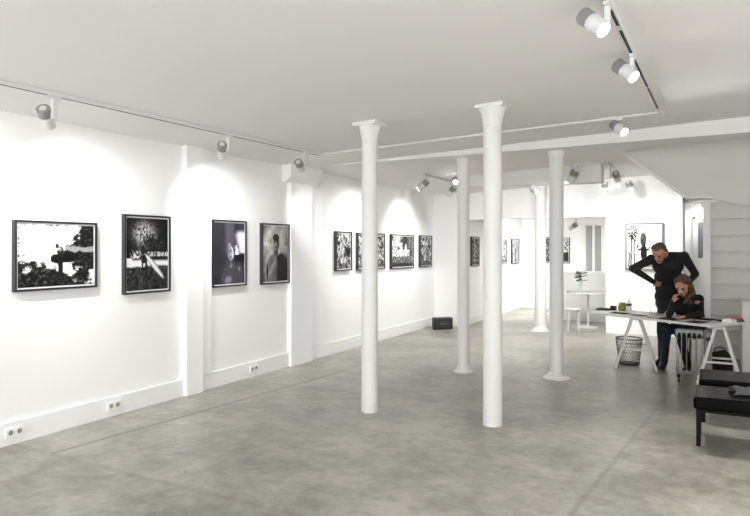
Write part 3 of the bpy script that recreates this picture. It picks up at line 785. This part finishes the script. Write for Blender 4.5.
# ------------------------------------------------------------------ oil radiator
rc = rel((690.5 - 375) / F * 7.78, 7.78, 0)
t = thing('oil_radiator', 'pale ribbed oil radiator on castors in front of the desk', 'radiator', rc, .024)
for k in range(6):
    x = -.155 + k * .056
    f_ = MB()
    f_.box(x - .0045, x + .0045, -.075, -.062, .10, .60); f_.box(x - .0045, x + .0045, .062, .075, .10, .60)
    f_.box(x - .0045, x + .0045, -.012, .012, .10, .60)
    f_.box(x - .008, x + .008, -.075, .075, .09, .135); f_.box(x - .010, x + .010, -.075, .075, .575, .62)
    f_.build('fin', RADW, t, .004)
MB().cone((-.16, 0, .11), (.15, 0, .11), .022, .022, 16).build('lower_pipe', RADW, t)
MB().box(-.165, .14, -.065, .065, .60, .645).build('top_cover', RADW, t, .012)
cbx = MB().box(.145, .235, -.08, .08, .085, .66).build('control_box', RADG, t, .03, seg=3)
MB().lathe([(.025, 0), (.025, .02), (.018, .025)], (.19, -.08, .55), 20, Matrix.Rotation(PI / 2, 4, 'X')).build('dial', BLACKP, cbx)
cb0 = MB().box(-.15, -.11, -.10, .10, .055, .09).build('castor_bar', BLKMETAL, t, .003)
cb1 = MB().box(.17, .21, -.10, .10, .055, .085).build('castor_bar', BLKMETAL, t, .003)
for x in (-.13, .19):
    for y in (-.085, .085):
        MB().cone((x - .012, y, .028), (x + .012, y, .028), .028, .028, 16).build('castor', BLACKP, cb0 if x < 0 else cb1)

# ------------------------------------------------------------------ leather benches
def bench(y0, y1, label, xl, ztop=.42):
    t = thing('leather_bench', label, 'bench', (xl, y0, 0), 0, 'black leather benches at the right edge')
    ln, w_ = 1.5, y1 - y0
    MB().box(0, ln, 0, w_, ztop - .105, ztop).build('cushion', LEATHER, t, .022, seg=4)
    MB().box(.03, ln - .03, .03, w_ - .03, ztop - .13, ztop - .1).build('frame', BLKMETAL, t, .003)
    sb = MB()
    for x in (.375, .75, 1.125): sb.bar((x, .02, ztop + .0005), (x, w_ - .02, ztop + .0005), .005, .003)
    sb.build('seam', LEATHER, t)
    for x in (.02, ln - .055):
        for y in (.06, w_ - .085): MB().box(x, x + .035, y, y + .035, 0, ztop - .11).build('leg', BLKMETAL, t, .003)
    return t
bench(5.84, 6.38, 'front black leather bench with a grey scarf lying on it', -.115)
bench(6.66, 7.25, 'rear black leather bench, behind the other one and nearest the radiator', -.085)
scp = (.235, 6.13, .42)
t = tag(bpy.data.objects.new('knitted_scarf', None), 'crumpled grey scarf lying on the front bench', 'scarf'); COL.objects.link(t); t.location = scp
sc_ = MB()
vs = []; fs = []; n_ = 34
for j in range(14):
    for i in range(n_):
        a = i / (n_ - 1); b = j / 13
        x = a * .62 - .06 + .03 * math.sin(b * 5); y = -.12 + b * .24 + .04 * math.sin(a * 7)
        z = .008 + .05 * max(0, math.sin(b * PI)) * (.5 + .5 * noise.noise(Vector((a * 7, b * 4, 1)))) + .03 * abs(noise.noise(Vector((a * 10, b * 6, 5)))) * math.sin(b * PI)
        vs.append((x, y, z))
for j in range(13):
    for i in range(n_ - 1): q = j * n_ + i; fs.append((q, q + 1, q + n_ + 1, q + n_))
sc_.add(vs, fs, True); o = sc_.build('knit', SCARF, t)
md = o.modifiers.new('thick', 'SOLIDIFY'); md.thickness = .008; md.offset = 1

# ------------------------------------------------------------------ people
def person_mesh(name, prims, mats, parent=None, voxel=.010, smooth=4):
    """prims: (a, b, ra, rb, material index) tapered round segments fused into one skin."""
    m = MB()
    for a, b, ra, rb, k in prims:
        a, b = Vector(a), Vector(b)
        n = max(2, int((b - a).length / (min(ra, rb) * .30)) + 1) if (b - a).length > 1e-4 else 1
        n = min(n, 24)
        for i in range(n):
            q = i / max(1, n - 1); r = ra + (rb - ra) * q
            m.ball(a.lerp(b, q), r, 14 if r > .03 else 10)
    me = bpy.data.meshes.new(name + '_raw'); me.from_pydata(m.v, [], m.f)
    o = bpy.data.objects.new(name + '_raw', me); COL.objects.link(o)
    r = o.modifiers.new('fuse', 'REMESH'); r.mode = 'VOXEL'; r.voxel_size = voxel
    s_ = o.modifiers.new('soft', 'SMOOTH'); s_.factor = .5; s_.iterations = smooth
    dg = bpy.context.evaluated_depsgraph_get(); dg.update()
    out = bpy.data.meshes.new_from_object(o.evaluated_get(dg)); out.name = name
    bpy.data.objects.remove(o); bpy.data.meshes.remove(me)
    for mm in mats: out.materials.append(mm)
    nf = len(out.polygons); ce = np.zeros(nf * 3); out.polygons.foreach_get('center', ce); ce = ce.reshape(-1, 3)
    best = np.full(nf, 1e9); idx = np.zeros(nf, int)
    for a, b, ra, rb, k in prims:
        a = np.array(a); b = np.array(b); ab = b - a; l2 = max(1e-9, ab @ ab)
        q = np.clip(((ce - a) @ ab) / l2, 0, 1); dd = np.linalg.norm(ce - (a + q[:, None] * ab), axis=1) - (ra + (rb - ra) * q)
        w_ = dd < best; best[w_] = dd[w_]; idx[w_] = k
    out.polygons.foreach_set('material_index', idx.astype(np.int32)); out.polygons.foreach_set('use_smooth', [True] * nf); out.update()
    ob = bpy.data.objects.new(name, out); COL.objects.link(ob)
    if parent is not None: ob.parent = parent
    return ob

def hand(prims, wrist, palm_dir, normal, k, s=1., curl=.6, flip=1):
    """palm from the wrist along palm_dir, four bent fingers and a thumb on the side."""
    w = Vector(wrist); d = Vector(palm_dir).normalized(); n = Vector(normal); n = (n - d * n.dot(d)).normalized(); sd = d.cross(n) * flip
    for q in (-.028, -.01, .01, .028):
        prims.append((w + sd * q * .6 * s, w + d * .085 * s + sd * q * s, .016 * s, .013 * s, k))
    for q, l in zip((-.030, -.010, .010, .029), (.062, .078, .072, .055)):
        p0 = w + d * .085 * s + sd * q * s; d1 = (d * math.cos(curl * .5) + n * math.sin(curl * .5)); p1 = p0 + d1 * l * .5 * s
        d2 = (d * math.cos(curl * 1.4) + n * math.sin(curl * 1.4)); p2 = p1 + d2 * l * .5 * s
        prims += [(p0, p1, .0095 * s, .0088 * s, k), (p1, p2, .0088 * s, .0075 * s, k)]
    t0 = w + d * .025 * s + sd * -.032 * s; t1 = t0 + (d * .6 - sd * .7 + n * .3).normalized() * .04 * s; t2 = t1 + (d * .9 - sd * .1 + n * .45).normalized() * .032 * s
    prims += [(t0, t1, .013 * s, .011 * s, k), (t1, t2, .011 * s, .008 * s, k)]

def head(prims, c, fwd, up, s, kskin, klip, keye):
    c = Vector(c); f = Vector(fwd).normalized(); u = Vector(up); u = (u - f * u.dot(f)).normalized(); r = f.cross(u)
    def H(a, b, z): return c + (r * a + f * b + u * z) * s
    prims += [(H(0, -.02, .035), H(0, .015, .04), .088 * s, .085 * s, kskin), (H(0, .025, .0), H(0, .035, -.05), .074 * s, .06 * s, kskin),
              (H(0, .045, -.075), H(0, .062, -.098), .048 * s, .028 * s, kskin),
              (H(0, .096, .02), H(0, .118, -.028), .010 * s, .017 * s, kskin),
              (H(-.045, .082, .034), H(.045, .082, .034), .016 * s, .016 * s, kskin),
              (H(-.024, .092, -.062), H(.024, .092, -.062), .011 * s, .011 * s, klip)]
    for q in (-1, 1):
        prims += [(H(q * .034, .087, .006), H(q * .034, .0871, .006), .0135 * s, .0135 * s, keye),
                  (H(q * .086, -.005, .02), H(q * .086, -.012, -.03), .018 * s, .012 * s, kskin)]
    return H

# --- the standing person
p = []                               # 0 dark shirt, 1 trousers, 2 skin, 3 lip, 4 eye, 5 boots
fw = (camo.location - px(660, 250, 8.7)); fw.z = 0; fw.normalize(); rt_ = Vector((CT, ST, 0))     # towards the viewer, image right
bodyF = (fw - rt_ * .25).normalized()
pelv = px(669, 303, 9.0); waist = px(669, 288, 8.96); chest = px(668, 266, 8.88); neck = px(664, 254, 8.80)
side_ = rt_
p += [(pelv - side_ * .075, pelv + side_ * .075, .115, .115, 1), (pelv + Vector((0, 0, .10)) - side_ * .075, pelv + Vector((0, 0, .10)) + side_ * .07, .126, .126, 0),
      (waist - side_ * .075, waist + side_ * .075, .118, .118, 0), (waist.lerp(chest, .5) - side_ * .08, waist.lerp(chest, .5) + side_ * .08, .118, .118, 0),
      (chest - side_ * .095, chest + side_ * .095, .120, .120, 0)]
shR = px(651.5, 259.5, 8.80); shL = px(684, 256.5, 8.92)
p += [(shR, chest + Vector((0, 0, .06)) - side_ * .05, .075, .10, 0), (shL, chest + Vector((0, 0, .06)) + side_ * .06, .075, .10, 0), (shR, neck - Vector((0, 0, .03)), .066, .068, 0), (shL, neck - Vector((0, 0, .03)), .066, .068, 0)]
elR = px(632.5, 268.5, 8.72); elL = px(695.5, 274, 8.95)
haR = px(653, 281.5, 8.78); haL = px(684, 287, 8.86)
p += [(shR, elR, .066, .050, 0), (elR, haR, .050, .037, 0), (shL, elL, .068, .050, 0), (elL, haL, .050, .037, 0)]
hand(p, haR + (haR - elR).normalized() * .02, waist - haR + bodyF * .1, -bodyF, 2, 1.0, .5)
hand(p, haL + (haL - elL).normalized() * .02, waist - haL + bodyF * .1, -bodyF, 2, 1.0, .5, -1)
hc = px(659.5, 253.5, 8.62)
p += [(neck, hc - bodyF * .02 - Vector((0, 0, .03)), .060, .055, 2)]
hf = (bodyF * .86 - rt_ * .25 + Vector((0, 0, -.62))).normalized()
HM = head(p, hc, hf, (0, 0, 1), 1.0, 2, 3, 4)
for hx, kx, ax, hd, kd, ad, out_ in ((664.5, 661.5, 662, 9.0, 8.86, 8.80, -1), (676, 684, 687, 9.02, 9.0, 9.08, 1)):
    hip = px(hx, 308, hd); kn = px(kx, 335, kd); kn.z = .47; an = rel((ax - 375) / F * ad, ad, .09)
    p += [(hip, kn, .098, .066, 1), (kn, an + Vector((0, 0, .22)), .064, .054, 1), (an + Vector((0, 0, .22)), an + Vector((0, 0, .01)), .060, .052, 5)]
    toe = an + bodyF * .17 + rt_ * out_ * .05; toe.z = .042; heel = an - bodyF * .05; heel.z = .045
    p += [(heel, toe, .042, .040, 5), (an, toe, .05, .04, 5)]
man = person_mesh('person', p, [CLOTH, TROUS, SKIN, LIP, EYE, SHOE])
tag(man, 'standing person in black with hands on hips and bowed head behind the desk', 'person')
hp = []
for a, b, z, r in ((0, -.045, .055, .085), (0, .0, .085, .072), (0, -.07, .02, .066), (-.045, -.02, .07, .058), (.045, -.02, .07, .058), (0, .035, .095, .05), (-.06, -.035, .02, .045), (.06, -.035, .02, .045), (0, -.085, -.02, .045)):
    hp.append((HM(a, b, z), HM(a, b, z + .001), r, r, 0))
person_mesh('hair', hp, [HAIRM], man, .008, 2)

# --- the seated person
p = []                               # 0 sweater, 1 jeans, 2 skin, 3 lip, 4 eye, 5 boots, 6 patch
seatz = .46
pel = px(692, 330, 8.62); pel.z = seatz + .115
wa = px(692, 316, 8.58); ch = px(690, 303, 8.46); nk = px(687, 294.5, 8.38)
p += [(pel - rt_ * .08, pel + rt_ * .08, .115, .115, 1), (wa - rt_ * .06, wa + rt_ * .06, .105, .105, 0), (ch - rt_ * .08, ch + rt_ * .075, .105, .105, 0), (wa.lerp(ch, .5) - rt_ * .06, wa.lerp(ch, .5) + rt_ * .06, .105, .105, 0)]
sR = px(677.5, 300.5, 8.36); sL = px(699, 299, 8.44)
p += [(sR, nk - Vector((0, 0, .04)), .06, .058, 0), (sL, nk - Vector((0, 0, .04)), .06, .058, 0), (sR, ch, .065, .09, 0), (sL, ch, .065, .09, 0)]
eR = px(669, 312.5, 8.20); eR.z = TZ + .048; eL = px(700.5, 312, 8.22); eL.z = TZ + .05
wR = px(672.5, 302.5, 8.15); wL = px(684, 311.5, 8.02); wL.z = TZ + .042
p += [(sR, eR, .058, .046, 0), (eR, wR, .046, .034, 0), (sL, eL, .060, .046, 0), (eL, wL, .046, .034, 0)]
hand(p, wR + (wR - eR).normalized() * .015, Vector((0, 0, 1)) + rt_ * .45 - fw * .1, rt_ - fw * .3, 2, .92, .9)
hand(p, wL + (wL - eL).normalized() * .02, wL - eL + fw * .02, Vector((0, 0, -1)), 2, .92, .3)
p.append((px(696.5, 302.5, 8.33), px(698.5, 302.3, 8.33), .022, .022, 6))
hc2 = px(683.2, 286, 8.22)
p += [(nk, hc2 - Vector((0, 0, .05)), .05, .048, 2)]
hf2 = (fw * .62 - rt_ * .52 + Vector((0, 0, -.52))).normalized()
HW = head(p, hc2, hf2, (0, 0, 1), .98, 2, 3, 4)
kR = px(667, 333, 8.42); kR.z = .555; kL = px(679, 336, 8.22); kL.z = .545
aR = px(664, 364, 8.58); aR.z = .09; aL = px(688, 364, 8.36); aL.z = .09
for hp_, k_, a_ in ((pel - rt_ * .08, kR, aR), (pel + rt_ * .06, kL, aL)):
    p += [(hp_, k_, .10, .068, 1), (k_, k_.lerp(a_, .62), .060, .050, 1), (k_.lerp(a_, .58), a_, .055, .05, 5)]
    toe = a_ + fw * .14 - rt_ * .05; toe.z = .04; heel = a_ - fw * .05; heel.z = .042
    p += [(heel, toe, .04, .036, 5), (a_, toe, .048, .036, 5)]
wom = person_mesh('person', p, [CLOTH2, JEANS, SKIN, LIP, EYE, SHOE, PATCH])
tag(wom, 'seated person with long brown hair leaning on the desk, chin on one hand', 'person')
hp = []
for a, b, z, r in ((0, -.045, .06, .085), (0, .01, .09, .066), (0, -.075, .01, .07), (-.055, -.01, .065, .056), (.055, -.01, .065, .056), (-.05, .03, .085, .042), (.05, .03, .085, .042), (-.085, -.02, .0, .04), (.085, -.02, .0, .04)):
    hp.append((HW(a, b, z), HW(a, b, z + .001), r, r, 0))
for k in range(9):
    q = -1 + k / 4; s0 = HW(.085 * q, -.03 - .05 * (1 - abs(q)), .0)
    mid = s0 + Vector((0, 0, -.10)) + rt_ * .035 - fw * .01
    e = px(688 + 2.4 * q, 303, 8.24 + .10 * (1 - abs(q))); e = e + rt_ * .02 * q
    hp += [(s0, mid, .034, .032, 0), (mid, e, .032, .018, 0)]
person_mesh('hair', hp, [HAIRW], wom, .008, 2)
# her stool
ps = pel.copy(); ps.z = 0
t = thing('low_stool', 'low stool under the seated person, one pale leg showing', 'stool', ps, TH)
MB().lathe([(.16, seatz - .03), (.175, seatz - .02), (.175, seatz - .005), (.16, seatz)], n=32).build('seat', BLACKP, t)
for k in range(4):
    a = PI / 4 + k * PI / 2
    MB().cone((.19 * math.cos(a), .19 * math.sin(a), 0), (.13 * math.cos(a), .13 * math.sin(a), seatz - .025), .013, .013, 10).build('leg', TRESTLE, t)

# ------------------------------------------------------------------ light, world, view
wd = bpy.data.worlds.new('World'); scene.world = wd; wd.use_nodes = True
bg = wd.node_tree.nodes['Background']; bg.inputs['Color'].default_value = (.93, .96, 1, 1); bg.inputs['Strength'].default_value = 6.5
for a, b in ((-4.74, -1.66), (-1.14, 1.94)):
    l = bpy.data.lights.new('window_portal', 'AREA'); l.shape = 'RECTANGLE'; l.size = b - a; l.size_y = 2.28; l.cycles.is_portal = True
    o = bpy.data.objects.new('window_portal', l); COL.objects.link(o); o.location = ((a + b) / 2, YB - .06, 1.55); o.rotation_euler = (PI / 2, 0, 0)
vs_ = scene.view_settings
scene.display_settings.display_device = 'sRGB'
vs_.view_transform = 'Standard'; vs_.look = 'None'; vs_.gamma = 1.; vs_.exposure = .42; vs_.use_curve_mapping = False
scene.cycles.max_bounces = 10; scene.cycles.diffuse_bounces = 7; scene.cycles.glossy_bounces = 3
scene.cycles.use_denoising = True
scene.cycles.sample_clamp_indirect = 6.
